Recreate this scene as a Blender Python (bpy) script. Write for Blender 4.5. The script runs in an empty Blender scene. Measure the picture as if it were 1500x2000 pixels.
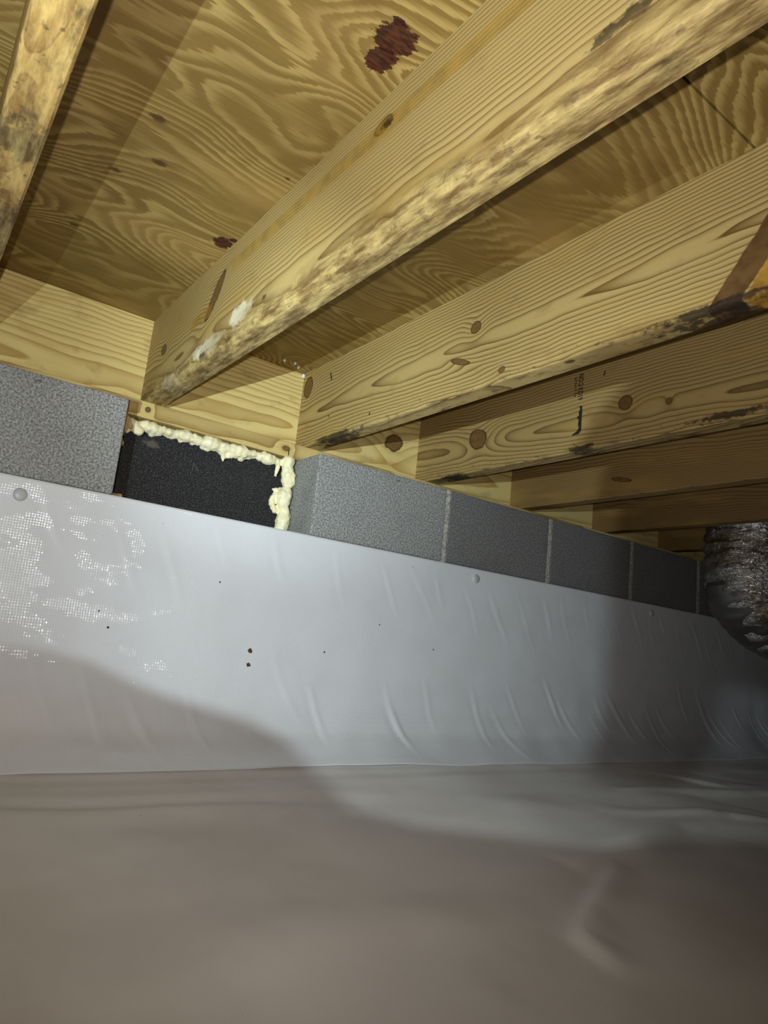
import bpy, bmesh, math, random
import numpy as np
from mathutils import Vector, Matrix, noise as mnoise

# ------------------------------------------------------------------ camera
SC = bpy.context.scene
COL = SC.collection
FPX = 1366.36
PITCH, ROLL, YAW = 0.1851, -0.1059, -0.6228
CAM = Vector((-0.7810, -1.3611, -0.4138))
ROT = Matrix.Rotation(YAW, 3, 'Z') @ Matrix.Rotation(PITCH, 3, 'X') @ Matrix.Rotation(ROLL, 3, 'Y')
RIGHT, FWD, UP = ROT.col[0].copy(), ROT.col[1].copy(), ROT.col[2].copy()
cd = bpy.data.cameras.new('camera')
cd.sensor_fit = 'HORIZONTAL'
cd.sensor_width = 36.0
cd.lens = 36.0 * FPX / 1500.0
cd.clip_start = 0.02
cam = bpy.data.objects.new('camera', cd)
COL.objects.link(cam)
cam.matrix_world = Matrix(((RIGHT.x, UP.x, -FWD.x, CAM.x), (RIGHT.y, UP.y, -FWD.y, CAM.y),
                           (RIGHT.z, UP.z, -FWD.z, CAM.z), (0, 0, 0, 1)))
SC.camera = cam

# ------------------------------------------------------------------ world, lights, exposure
SC.view_settings.view_transform = 'Standard'
SC.view_settings.look = 'None'
SC.view_settings.gamma = 1.0
SC.view_settings.use_curve_mapping = False
SC.view_settings.exposure = 0.0
w = bpy.data.worlds.new('world')
SC.world = w
w.use_nodes = True
w.node_tree.nodes['Background'].inputs[0].default_value = (0.9, 0.78, 0.66, 1)
w.node_tree.nodes['Background'].inputs[1].default_value = 0.02

LAMP = Vector((-0.93, -1.06, -0.32))          # the work light, left of the lens


def spot(name, loc, aim, energy, color, size, blend, radius):
    ld = bpy.data.lights.new(name, 'SPOT')
    ld.energy = energy
    ld.color = color
    ld.spot_size = math.radians(size)
    ld.spot_blend = blend
    ld.shadow_soft_size = radius
    o = bpy.data.objects.new(name, ld)
    COL.objects.link(o)
    o.location = loc
    o.rotation_euler = (Vector(aim) - Vector(loc)).to_track_quat('-Z', 'Y').to_euler()
    return o




def aim_dir(az, el):
    az, el = math.radians(az), math.radians(el)
    return Vector((math.sin(az) * math.cos(el), math.cos(az) * math.cos(el), math.sin(el)))


BEAM_AIM = LAMP + aim_dir(44, 8)
E_HOT, E_CORE, E_SPILL, E_FLASH = 38.0, 33.0, 14.0, 30.5
COOL = (0.84, 1.0, 1.05)
spot('work_light_hotspot', LAMP, LAMP + aim_dir(39, 19), E_HOT, COOL, 42, 1.0, 0.0014)
spot('work_light_beam', LAMP, LAMP + aim_dir(60, -5), E_CORE, COOL, 84, 1.0, 0.0024)
spot('work_light_spill', LAMP, LAMP + aim_dir(36, 40), E_SPILL, COOL, 130, 1.0, 0.0014)
FL = CAM - RIGHT * 0.032 + UP * 0.012
spot('phone_flash', FL, FL + FWD + UP * 0.20, E_FLASH, (1.0, 0.965, 0.945), 122, 1.0, 0.004)

# ------------------------------------------------------------------ dimensions (m)
T = 0.2377          # underside of the subfloor
ZB = 0.0372         # underside of the joists = top of sill plate
H = T - ZB
YR = 0.156          # inner face of the rim joist
YP = 0.105          # inner face of the sill plate
XL = -0.4368        # opening in the block wall runs XL..0
ZM = -0.193         # top edge of the liner
S = 0.4064
WJ = 0.042
SK = 0.0135
JX = {-3: -1.925, -2: -1.535, -1: -1.142, 0: -0.7524, 1: -0.3755, 2: 0.0141, 3: 0.4037, 4: 0.7885, 5: 1.2, 6: 1.60, 7: 1.99, 8: 2.39, 9: 2.79}
X0, X1, YB = -2.3, 3.2, -3.4
ZF = -0.70
rnd = random.Random(5)


# ------------------------------------------------------------------ node expressions
class V:
    nt = None

    def __init__(self, s): self.s = s

    @staticmethod
    def m(op, *a, clamp=False):
        n = V.nt.nodes.new('ShaderNodeMath')
        n.operation = op
        n.use_clamp = clamp
        for i, q in enumerate(a):
            if isinstance(q, V): V.nt.links.new(q.s, n.inputs[i])
            else: n.inputs[i].default_value = float(q)
        return V(n.outputs[0])

    def __add__(a, b): return V.m('ADD', a, b)
    __radd__ = __add__
    def __sub__(a, b): return V.m('SUBTRACT', a, b)
    def __rsub__(a, b): return V.m('SUBTRACT', b, a)
    def __mul__(a, b): return V.m('MULTIPLY', a, b)
    __rmul__ = __mul__
    def __truediv__(a, b): return V.m('DIVIDE', a, b)
    def __pow__(a, b): return V.m('POWER', a, b)
    def sqrt(a): return V.m('SQRT', a)
    def fract(a): return V.m('FRACT', a)
    def sin(a): return V.m('SINE', a)
    def exp(a): return V.m('EXPONENT', a)
    def abs(a): return V.m('ABSOLUTE', a)
    def clamp(a): return V.m('ADD', a, 0.0, clamp=True)


def smooth(x, a, b):
    n = V.nt.nodes.new('ShaderNodeMapRange')
    n.interpolation_type = 'SMOOTHSTEP'
    V.nt.links.new(x.s, n.inputs[0])
    if a <= b: lo, hi, o0, o1 = a, b, 0.0, 1.0
    else: lo, hi, o0, o1 = b, a, 1.0, 0.0
    n.inputs[1].default_value = lo; n.inputs[2].default_value = hi
    n.inputs[3].default_value = o0; n.inputs[4].default_value = o1
    return V(n.outputs[0])


def comb(x, y, z):
    n = V.nt.nodes.new('ShaderNodeCombineXYZ')
    for i, q in enumerate((x, y, z)):
        if isinstance(q, V): V.nt.links.new(q.s, n.inputs[i])
        else: n.inputs[i].default_value = float(q)
    return V(n.outputs[0])


NOISE_CACHE = {}


def noise(vec, scale=1.0, detail=2.0, rough=0.5, dist=0.0):
    key = (V.mat, vec.s.node.name, vec.s.identifier, scale, detail, rough, dist)
    if key not in NOISE_CACHE: NOISE_CACHE[key] = noise_node(vec, scale, detail, rough, dist)
    return NOISE_CACHE[key]


def noise_node(vec, scale, detail, rough, dist):
    n = V.nt.nodes.new('ShaderNodeTexNoise')
    V.nt.links.new(vec.s, n.inputs['Vector'])
    n.inputs['Scale'].default_value = scale
    n.inputs['Detail'].default_value = detail
    n.inputs['Roughness'].default_value = rough
    n.inputs['Distortion'].default_value = dist
    return V(n.outputs[0])


def voronoi(vec, scale):
    n = V.nt.nodes.new('ShaderNodeTexVoronoi')
    V.nt.links.new(vec.s, n.inputs['Vector'])
    n.inputs['Scale'].default_value = scale
    return V(n.outputs['Distance'])


def mixc(f, a, b):
    n = V.nt.nodes.new('ShaderNodeMix')
    n.data_type = 'RGBA'
    n.clamp_factor = True
    for sock, q in ((n.inputs[0], f), (n.inputs[6], a), (n.inputs[7], b)):
        if isinstance(q, V): V.nt.links.new(q.s, sock)
        elif isinstance(q, (int, float)): sock.default_value = q
        else: sock.default_value = (*q, 1.0)
    return V(n.outputs[2])


def mulc(a, f):
    n = V.nt.nodes.new('ShaderNodeVectorMath')
    n.operation = 'SCALE'
    V.nt.links.new(a.s, n.inputs[0])
    V.nt.links.new(f.s, n.inputs['Scale'])
    return V(n.outputs[0])


def srgb(r, g, b):
    f = lambda c: (c / 255 / 12.92) if c / 255 <= 0.04045 else ((c / 255 + 0.055) / 1.055) ** 2.4
    return (f(r), f(g), f(b))


def new_mat(name):
    m = bpy.data.materials.new(name)
    m.use_nodes = True
    V.nt = m.node_tree
    V.mat = m.name
    b = m.node_tree.nodes['Principled BSDF']
    tc = m.node_tree.nodes.new('ShaderNodeTexCoord')
    sp = m.node_tree.nodes.new('ShaderNodeSeparateXYZ')
    m.node_tree.links.new(tc.outputs['Object'], sp.inputs[0])
    P = V(tc.outputs['Object'])
    return m, b, P, V(sp.outputs[0]), V(sp.outputs[1]), V(sp.outputs[2])


def finish(m, b, col=None, rough=0.6, bump=None, bstr=0.3, bdist=0.001, metal=0.0, spec=None):
    nt = m.node_tree
    if isinstance(col, V): nt.links.new(col.s, b.inputs['Base Color'])
    elif col is not None: b.inputs['Base Color'].default_value = (*col, 1)
    if isinstance(rough, V): nt.links.new(rough.s, b.inputs['Roughness'])
    else: b.inputs['Roughness'].default_value = rough
    b.inputs['Metallic'].default_value = metal
    if spec is not None: b.inputs['Specular IOR Level'].default_value = spec
    if bump is not None:
        n = nt.nodes.new('ShaderNodeBump')
        n.inputs['Strength'].default_value = bstr
        n.inputs['Distance'].default_value = bdist
        nt.links.new(bump.s, n.inputs['Height'])
        nt.links.new(n.outputs[0], b.inputs['Normal'])
    return m


EARLY = srgb(204, 184, 122)
LATE = srgb(104, 76, 34)


def wood(name, pith=(0.05, 0.08), tilt=(0.0, 0.0), freq=230, knots=(), seed=0.0, early=EARLY, late=LATE, lstr=0.8,
         mold=0.3, mold_h=0.012, white=(), marks=(), rot=0.0, axis='y', bark=(), wob=1.0):
    """solid pine: growth rings about a pith, knots that bend them, mould and rot along the lower edge"""
    m, b, P, x, y, z = new_mat(name)
    if axis == 'x': x, y = y, x
    v = comb(x * 3.0, y * 0.9 + seed, z * 2.0)
    n1 = noise(v, 2.2, 2.0)
    n2 = noise(comb(x * 3.0 + 7.3, y * 1.6 + seed, z * 3.0), 3.7, 2.0)
    dx = x - pith[0] - y * tilt[0] + (n1 - 0.5) * (0.022 * wob)
    dz = z - pith[1] - y * tilt[1] + (n2 - 0.5) * (0.020 * wob)
    r = (dx * dx + dz * dz).sqrt()
    kmask = None
    kdark = None
    krings = None
    km_ = lambda q: smooth(q, 1.0, 0.9)
    for (ky, kz, ry, rz, amp, ang) in knots:
        c, s_ = math.cos(ang), math.sin(ang)
        dy, dk = y - ky, z - kz
        u = (dy * c + dk * s_) / ry
        t = (dk * c - dy * s_) / rz
        e = (u * u + t * t).sqrt()
        g = (e * e * -0.22).exp()
        r = r + g * amp
        en = e + (noise(P, 60.0, 3.0) - 0.5) * 0.35 + (noise(P, 22.0, 1.0) - 0.5) * 0.5
        kring = (e * 4.5 + noise(P, 80.0, 2.0) * 0.8).fract() * km_(en)
        krings = kring if krings is None else V.m('MAXIMUM', krings, kring)
        km = smooth(en, 1.08, 0.92)
        kr = smooth((en - 0.97).abs(), 0.16, 0.0)
        kmask = km if kmask is None else V.m('MAXIMUM', kmask, km)
        kdark = kr if kdark is None else V.m('MAXIMUM', kdark, kr)
    r = r + (noise(comb(x * 40.0, y * 3.0, z * 40.0), 1.0, 1.0) - 0.5) * 0.0012
    ring = (r * freq).fract()
    lt = (ring ** 3.5) * smooth(ring, 1.0, 0.95) * 1.15 + smooth(ring, 0.2, 0.9) * 0.12
    vary = noise(comb(x * 8.0, y * 1.2 + seed, z * 8.0), 1.5, 3.0, 0.55)
    fib = noise(comb(x * 420.0, y * 12.0, z * 420.0), 1.0, 2.0)
    lt = lt * smooth(vary, 0.05, 0.5) * lstr + (fib - 0.5) * 0.16
    col = mixc(lt.clamp(), early, late)
    col = mixc(smooth(noise(comb(x * 6.0, y * 2.0 + seed * 2, z * 10.0), 2.0, 3.0), 0.50, 0.75) * 0.45, col, srgb(176, 144, 72))
    col = mixc(smooth(noise(comb(x * 5.0, y * 5.0 - seed, z * 9.0), 2.4, 4.0, 0.6), 0.56, 0.78) * 0.5, col, srgb(135, 105, 66))
    if kmask is not None:
        kc = mixc(noise(P, 90.0, 3.0), srgb(92, 64, 32), srgb(142, 106, 58))
        kc = mixc(krings * 0.5, kc, srgb(66, 44, 22))
        col = mixc(kmask * 0.92, col, kc)
        col = mixc(kdark * 0.8, col, srgb(60, 38, 18))
    for (ky, kz, ry, rz, ang, cc, st) in bark:                    # torn bark pockets and resin
        c, s_ = math.cos(ang), math.sin(ang)
        dy, dk = y - ky, z - kz
        u = V.m('MAXIMUM', ((dy * c + dk * s_) / ry).abs(), ((dk * c - dy * s_) / rz).abs())
        u = u + (noise(P, 45.0, 3.0) - 0.5) * 0.35
        cn = mixc(smooth(noise(P, 38.0, 4.0), 0.35, 0.7), cc, tuple(q * 0.55 for q in cc))
        col = mixc(smooth(u, 1.06, 0.92) * st, col, cn)
    for (ky, kz, ry, rz) in white:                                # pale fungus
        u = (((y - ky) / ry) ** 2.0 + ((z - kz) / rz) ** 2.0).sqrt() + (noise(P, 55.0, 4.0, 0.65) - 0.5) * 1.9
        col = mixc(smooth(u, 1.05, 0.55) * 0.92, col, srgb(236, 229, 196))
    mv = comb(x, y * 0.6, z) if marks else None
    for (ky, kz, ry, rz) in marks:                                # black mould spots
        u = (((y - ky) / ry) ** 2.0 + ((z - kz) / rz) ** 2.0).sqrt() + (noise(mv, 70.0, 4.0, 0.7) - 0.5) * 2.4
        col = mixc(smooth(u, 0.9, 0.45) * 0.85, col, srgb(38, 30, 24))
    if rot > 0:
        f = smooth(z + (noise(comb(x * 10, y * 4.0, z * 10), 2.5, 4.0) - 0.5) * 0.07, 0.055, 0.005) * rot
        f_rot = f
        rc = mixc(smooth(noise(comb(x * 60.0, y * 9.0, z * 60.0), 1.3, 5.0, 0.7), 0.36, 0.68), srgb(98, 72, 38), srgb(190, 168, 108))
        col = mixc(f, col, rc)
    if mold > 0:
        f = smooth(z, mold_h, 0.0) * smooth(noise(comb(x * 20.0, y * 8.0 + seed, z * 20.0), 2.0, 4.0, 0.65), 0.62 - 0.2 * mold, 0.75)
        sp = smooth(z, mold_h * 3.5, 0.0) * smooth(noise(comb(x * 90.0, y * 60.0 + seed, z * 90.0), 1.0, 2.0), 0.62, 0.72) * mold
        col = mixc(V.m('MAXIMUM', f, sp) * 0.85, col, srgb(52, 42, 30))
    bump = fib * 0.6
    if rot > 0: bump = bump + noise(comb(x * 120.0, y * 22.0, z * 120.0), 1.0, 3.0, 0.65) * smooth(z, 0.055, 0.015) * 2.6
    return finish(m, b, col, 0.62, bump, 0.25, 0.0008, spec=0.3)


# ------------------------------------------------------------------ mesh helpers
def obj(name, verts, faces, mat, parent=None, loc=(0, 0, 0), smooth_=False):
    me = bpy.data.meshes.new(name)
    me.from_pydata([tuple(q) for q in verts], [], [tuple(int(i) for i in f) for f in faces])
    if mat: me.materials.append(mat)
    if smooth_: me.polygons.foreach_set('use_smooth', [True] * len(me.polygons))
    me.update()
    o = bpy.data.objects.new(name, me)
    COL.objects.link(o)
    o.location = loc
    if parent: o.parent = parent
    return o


def bmobj(name, bm, mat, parent=None, loc=(0, 0, 0), smooth_=False):
    me = bpy.data.meshes.new(name)
    bmesh.ops.recalc_face_normals(bm, faces=bm.faces)
    bm.to_mesh(me)
    bm.free()
    me.materials.append(mat)
    if smooth_: me.polygons.foreach_set('use_smooth', [True] * len(me.polygons))
    o = bpy.data.objects.new(name, me)
    COL.objects.link(o)
    o.location = loc
    if parent: o.parent = parent
    return o


def boxbm(lo, hi, bev=0.0, seg=1):
    bm = bmesh.new()
    bmesh.ops.create_cube(bm, size=1.0)
    lo, hi = Vector(lo), Vector(hi)
    for q in bm.verts:
        q.co = Vector((lo[i] + (q.co[i] + 0.5) * (hi[i] - lo[i]) for i in range(3)))
    if bev: bmesh.ops.bevel(bm, geom=list(bm.edges), offset=bev, segments=seg, affect='EDGES', profile=0.5)
    return bm


def box(name, lo, hi, mat, parent=None, bev=0.0, loc=(0, 0, 0)):
    return bmobj(name, boxbm(lo, hi, bev), mat, parent, loc)


def grid_obj(name, PX, mat, parent=None):
    """PX: array (n, m, 3)"""
    n, mm = PX.shape[:2]
    i = np.arange(n * mm).reshape(n, mm)
    f = np.stack([i[:-1, :-1], i[1:, :-1], i[1:, 1:], i[:-1, 1:]], -1).reshape(-1, 4)
    me = bpy.data.meshes.new(name)
    me.vertices.add(n * mm)
    me.vertices.foreach_set('co', PX.reshape(-1).astype(np.float32))
    me.loops.add(len(f) * 4)
    me.loops.foreach_set('vertex_index', f.reshape(-1).astype(np.int32))
    me.polygons.add(len(f))
    me.polygons.foreach_set('loop_start', np.arange(0, len(f) * 4, 4, dtype=np.int32))
    me.polygons.foreach_set('use_smooth', np.ones(len(f), dtype=bool))
    me.update(calc_edges=True)
    me.validate()
    me.materials.append(mat)
    o = bpy.data.objects.new(name, me)
    COL.objects.link(o)
    if parent: o.parent = parent
    return o


def empty(name, loc=(0, 0, 0)):
    o = bpy.data.objects.new(name, None)
    COL.objects.link(o)
    o.location = loc
    return o


def tag(o, label=None, cat=None, group=None, kind=None):
    if label: o['label'] = label
    if cat: o['category'] = cat
    if group: o['group'] = group
    if kind: o['kind'] = kind
    return o


def vnoise(x, y, seed=0):
    """smooth value noise on arrays, about -1..1"""
    xi, yi = np.floor(x).astype(np.int64), np.floor(y).astype(np.int64)
    xf, yf = x - xi, y - yi
    xf, yf = xf * xf * (3 - 2 * xf), yf * yf * (3 - 2 * yf)

    def hsh(a, b):
        h = (a * 374761393 + b * 668265263 + seed * 974711) & 0xffffffff
        h = ((h ^ (h >> 13)) * 1274126177) & 0xffffffff
        return ((h ^ (h >> 16)) & 0xffff) / 32767.5 - 1.0
    a, b2, c, d = hsh(xi, yi), hsh(xi + 1, yi), hsh(xi, yi + 1), hsh(xi + 1, yi + 1)
    return (a * (1 - xf) + b2 * xf) * (1 - yf) + (c * (1 - xf) + d * xf) * yf


def sstep(x, a, b):
    t = np.clip((x - a) / (b - a), 0, 1)
    return t * t * (3 - 2 * t)


# ------------------------------------------------------------------ materials of the setting
def concrete(name, base, seed=0.0):
    m, b, P, x, y, z = new_mat(name)
    g = noise(P, 250.0, 3.0, 0.6)
    g2 = noise(P, 120.0, 2.0, 0.6)
    big = noise(comb(x + seed, y, z), 7.0, 4.0, 0.6)
    f = smooth(g, 0.36, 0.66) * 0.8 + g2 * 0.2
    col = mixc(f, tuple(c * 0.5 for c in base), tuple(min(1, c * 1.75) for c in base))
    col = mixc(smooth(big, 0.5, 0.72) * 0.35, col, tuple(c * 0.6 for c in base))
    col = mixc(smooth(noise(comb(x, y + seed, z), 24.0, 3.0), 0.70, 0.76) * 0.7, col, srgb(92, 76, 58))
    return finish(m, b, col, 0.85, g * 0.7 + g2 * 0.6, 0.55, 0.0016, spec=0.25)


M_BLOCK = concrete('concrete_block', srgb(140, 140, 137))
M_BLOCK2 = concrete('concrete_block_dark', srgb(116, 115, 113), 3.0)
M_MORTAR = concrete('mortar', srgb(170, 166, 156), 9.0)


def mat_liner():
    m, b, P, x, y, z = new_mat('white_reinforced_liner')
    k = 2 * math.pi / 0.0046
    patch = smooth(noise(comb(x * 0.7, y, z * 1.6), 16.0, 3.0, 0.6), 0.40, 0.68)
    wx_, wz_ = (x * k + noise(P, 40.0, 1.0) * 2.0).sin(), ((z - y) * k + noise(P, 40.0, 1.0) * 2.0).sin()
    nn = noise(P, 9.0, 3.0)
    col = mixc(smooth(nn, 0.35, 0.75) * 0.3, srgb(228, 230, 233), srgb(214, 214, 214))
    col = mixc(smooth(noise(P, 130.0, 1.0), 0.80, 0.83) * 0.5, col, srgb(120, 108, 96))
    h = wx_ * 0.4 + wz_ * 0.4 + noise(P, 190.0, 2.0) * 0.5
    finish(m, b, col, 0.38, h, 0.10, 0.0010, spec=0.3)
    hc = wx_ * (patch * 0.9 + 0.1) + wz_ * (patch * 0.35 + 0.1) + noise(P, 150.0, 2.0) * 0.8
    n = m.node_tree.nodes.new('ShaderNodeBump')
    n.inputs['Strength'].default_value = 0.75
    n.inputs['Distance'].default_value = 0.00040
    m.node_tree.links.new(hc.s, n.inputs['Height'])
    m.node_tree.links.new(n.outputs[0], b.inputs['Coat Normal'])
    b.inputs['Coat Weight'].default_value = 0.9
    b.inputs['Coat IOR'].default_value = 1.65
    b.inputs['Coat Roughness'].default_value = 0.075
    return m


def mat_floor_liner():
    m, b, P, x, y, z = new_mat('dusty_floor_liner')
    k = 2 * math.pi / 0.0042
    wv = (x * k).sin() * 0.5 + (y * k).sin() * 0.5
    col = mixc(smooth(noise(P, 3.0, 4.0, 0.6), 0.35, 0.7), srgb(214, 209, 204), srgb(200, 193, 187))
    col = mixc(smooth(noise(P, 90.0, 1.0), 0.81, 0.84) * 0.6, col, srgb(120, 104, 88))
    return finish(m, b, col, noise(P, 4.0, 2.0) * 0.15 + 0.42, wv * 0.4 + noise(P, 200.0, 2.0) * 0.6, 0.08, 0.001, spec=0.3)


M_LINER = mat_liner()
M_FLOOR = mat_floor_liner()


def mat_plywood():
    m, b, P, x, y, z = new_mat('plywood')
    # rotary-cut veneer: contour bands of a stretched height field, fibres along x
    wx = (noise(comb(x * 2.0, y * 2.0, 3.0), 1.3, 2.0) - 0.5) * 0.5
    hgt = noise(comb(x * 1.25 + wx, y * 4.2 + wx * 1.5, 1.7), 1.0, 1.5, 0.45)
    jag = noise(comb(x * 9.0, y * 190.0, 0.3), 1.0, 2.0, 0.6)
    band = (hgt * 62.0 + (jag - 0.5) * 0.7 + y * 8.0).fract()
    lt = smooth(band, 0.25, 0.80) * smooth(band, 1.0, 0.88)
    soft = noise(comb(x * 2.2, y * 5.0, 8.0), 1.2, 4.0, 0.6)
    lt = lt * smooth(soft, 0.30, 0.66) * 0.9
    fib = noise(comb(x * 14.0, y * 420.0, 0.0), 1.0, 2.0)
    col = mixc((lt * 0.85 + (fib - 0.5) * 0.35).clamp(), srgb(130, 106, 54), srgb(186, 162, 100))
    st = noise(comb(x * 3.0, y * 6.0, 2.0), 1.5, 5.0, 0.62)
    col = mixc(smooth(st, 0.5, 0.74) * 0.6, col, srgb(112, 84, 44))
    col = mixc(smooth(noise(comb(x * 3.0, y * 5.0, 12.0), 1.1, 3.0), 0.52, 0.72) * 0.5, col, srgb(172, 142, 84))
    # small knots
    for (kx, ky, r) in ((-0.587, -0.485, 0.010), (-0.600, -0.33, 0.008), (-0.555, -0.395, 0.009), (-0.40, -0.50, 0.004), (-0.61, -0.12, 0.007)):
        u = (((x - kx) / (r * 1.6)) ** 2.0 + ((y - ky) / r) ** 2.0).sqrt() + (noise(P, 160.0, 3.0) - 0.5) * 0.9
        col = mixc(smooth(u, 1.0, 0.4) * 0.8, col, srgb(70, 44, 24))
    # dark red paint dabs
    pv, pv2 = comb(x, y * 2.6, z), comb(x, y * 3.0, z)
    for (px, py, rx, ry, a) in ((-0.429, -0.799, 0.026, 0.023, 0.4), (-0.426, -0.766, 0.018, 0.022, 0.6), (-0.4405, -0.8190, 0.009, 0.006, 0.9),
                                (-0.398, -0.265, 0.017, 0.020, 0.6), (-0.387, -0.285, 0.007, 0.007, 0.9)):
        dxx, dyy = x - px, y - py
        u = ((dxx / rx) ** 2.0 + (dyy / ry) ** 2.0).sqrt() + (noise(pv, 62.0, 4.0, 0.65) - 0.5) * 1.5 * (0.6 + a * 0.6)
        pc = mixc(smooth(noise(pv2, 75.0, 3.0), 0.35, 0.65), srgb(34, 13, 12), srgb(84, 36, 26))
        col = mixc(smooth(u, 0.98, 0.90) * 0.95, col, pc)
    return finish(m, b, col, 0.6, fib * 0.8, 0.3, 0.0009, spec=0.3)


M_PLY = mat_plywood()

# ------------------------------------------------------------------ block wall
wall = empty('wall_back', (0, 0, 0))
tag(wall, kind='structure')
bm = boxbm((X0, 0.003, -0.86), (X1, 0.191, -0.2))
bmobj('mortar_bed', bm, M_MORTAR, wall)
D = 0.194


def block_mesh(name, L, seed):
    bm = boxbm((0, 0, -0.191), (L, D, 0.0), 0.0035, 2)
    me = bpy.data.meshes.new(name)
    bm.to_mesh(me); bm.free()
    return me


def block(x, L, z=0.0, mat=M_BLOCK):
    me = block_mesh('concrete_block', L, 0)
    me.materials.append(mat)
    o = bpy.data.objects.new('concrete_block', me)
    COL.objects.link(o)
    o.location = (x, rnd.uniform(-0.001, 0.0012), z)
    o.parent = wall
    return o


def mortar_joint(x, wd):
    box('mortar_joint', (x, 0.0016, -0.197), (x + wd, 0.19, -0.0012), M_MORTAR, wall)


JM = 0.0135
xs = 0.0
k = 0
while xs < X1 - 0.1:                                   # right of the opening
    block(xs, S - JM, 0.0, M_BLOCK if k < 1 else M_BLOCK2)
    mortar_joint(xs + S - JM, JM)
    xs += S; k += 1
xs = XL - (S - JM)
while xs > X0 - 0.1:
    block(xs, S - JM)
    mortar_joint(xs - JM, JM)
    xs -= S
# the other walls of the crawl space, behind and beside the camera
for nm, lo, hi in (('wall_left', (X0 - 0.19, YB, -0.86), (X0, 0.0, T)), ('wall_right', (X1, YB, -0.86), (X1 + 0.19, 0.0, T)),
                   ('wall_front', (X0 - 0.19, YB - 0.19, -0.86), (X1 + 0.19, YB, T))):
    tag(box(nm, lo, hi, M_BLOCK2), kind='structure')

# ------------------------------------------------------------------ subfloor
ceil = empty('ceiling', (0, 0, T))
tag(ceil, kind='structure')
for (ya, yb) in ((0.194, -0.9778), (-0.9808, -2.1995), (-2.2025, YB)):
    for (xa, xb) in ((X0, -1.123), (-1.120, 1.218), (1.221, X1)):
        o = box('plywood_panel', (xa, yb, 0.0004), (xb, ya, 0.0184), M_PLY, ceil, 0.0006)

# ------------------------------------------------------------------ joists, rim, plate
def joist_mesh(L, wane=None, dn=0.01, seed=0, edge=0.003, edge_r=0.003, bow=0.0):
    """a board 0..WJ in x, 0..-L in y, 0..H in z; wane(y) = (across, up, roughness) of the lower left arris"""
    n = int(L / dn) + 1
    verts, faces = [], []
    arc = 7
    for i in range(n):
        y = -L * i / (n - 1)
        cx, cz, ro = wane(y) if wane else (edge, edge, 0.0006)
        prof = [(0.0, H), (WJ, H), (WJ, edge_r), (WJ - edge_r, 0.0)]
        for j in range(arc):
            t = j / (arc - 1) * math.pi / 2
            px = cx * (1 - math.sin(t)); pz = cz * (1 - math.cos(t))
            q = mnoise.noise(Vector((px * 30 + seed, y * 14, pz * 30))) + 0.5 * mnoise.noise(Vector((px * 90 + seed, y * 45, pz * 90)))
            px += ro * q; pz += ro * q * 0.8
            prof.append((max(px, 0.0), max(pz, 0.0)))
        prof.append((0.0, max(cz + 0.012, 0.02)))
        for px, pz in prof: verts.append((px, y, pz))
    kk = len(prof)
    for i in range(n - 1):
        for j in range(kk):
            a, b2 = i * kk + j, i * kk + (j + 1) % kk
            faces.append((a, b2, b2 + kk, a + kk))
    faces.append(tuple(range(kk))[::-1])
    faces.append(tuple(range((n - 1) * kk, n * kk)))
    me = bpy.data.meshes.new('floor_joist')
    me.from_pydata(verts, [], faces)
    bm = bmesh.new(); bm.from_mesh(me)
    bmesh.ops.recalc_face_normals(bm, faces=bm.faces)
    bm.to_mesh(me); bm.free()
    return me


LJ = YR - 0.0008 - (YB + 0.002)


def wane1(y):
    s = 0.020 + 0.012 * mnoise.noise(Vector((y * 2.3, 1, 0))) + 0.004 * mnoise.noise(Vector((y * 9, 4, 0)))
    f = 1.0 if y > -1.0 else max(0.25, 1 - (-1.0 - y) * 1.4)
    f *= 0.45 + 0.55 * min(1, max(0, -y / 0.12))
    return (s * 0.95 * f, s * 1.15 * f, 0.0042)


def wane2(y):
    s = 0.006 + 0.004 * mnoise.noise(Vector((y * 3.1, 9, 0)))
    return (s, s * 0.9, 0.002)


def wane0(y):
    return (0.004, 0.005, 0.0015)


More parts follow.
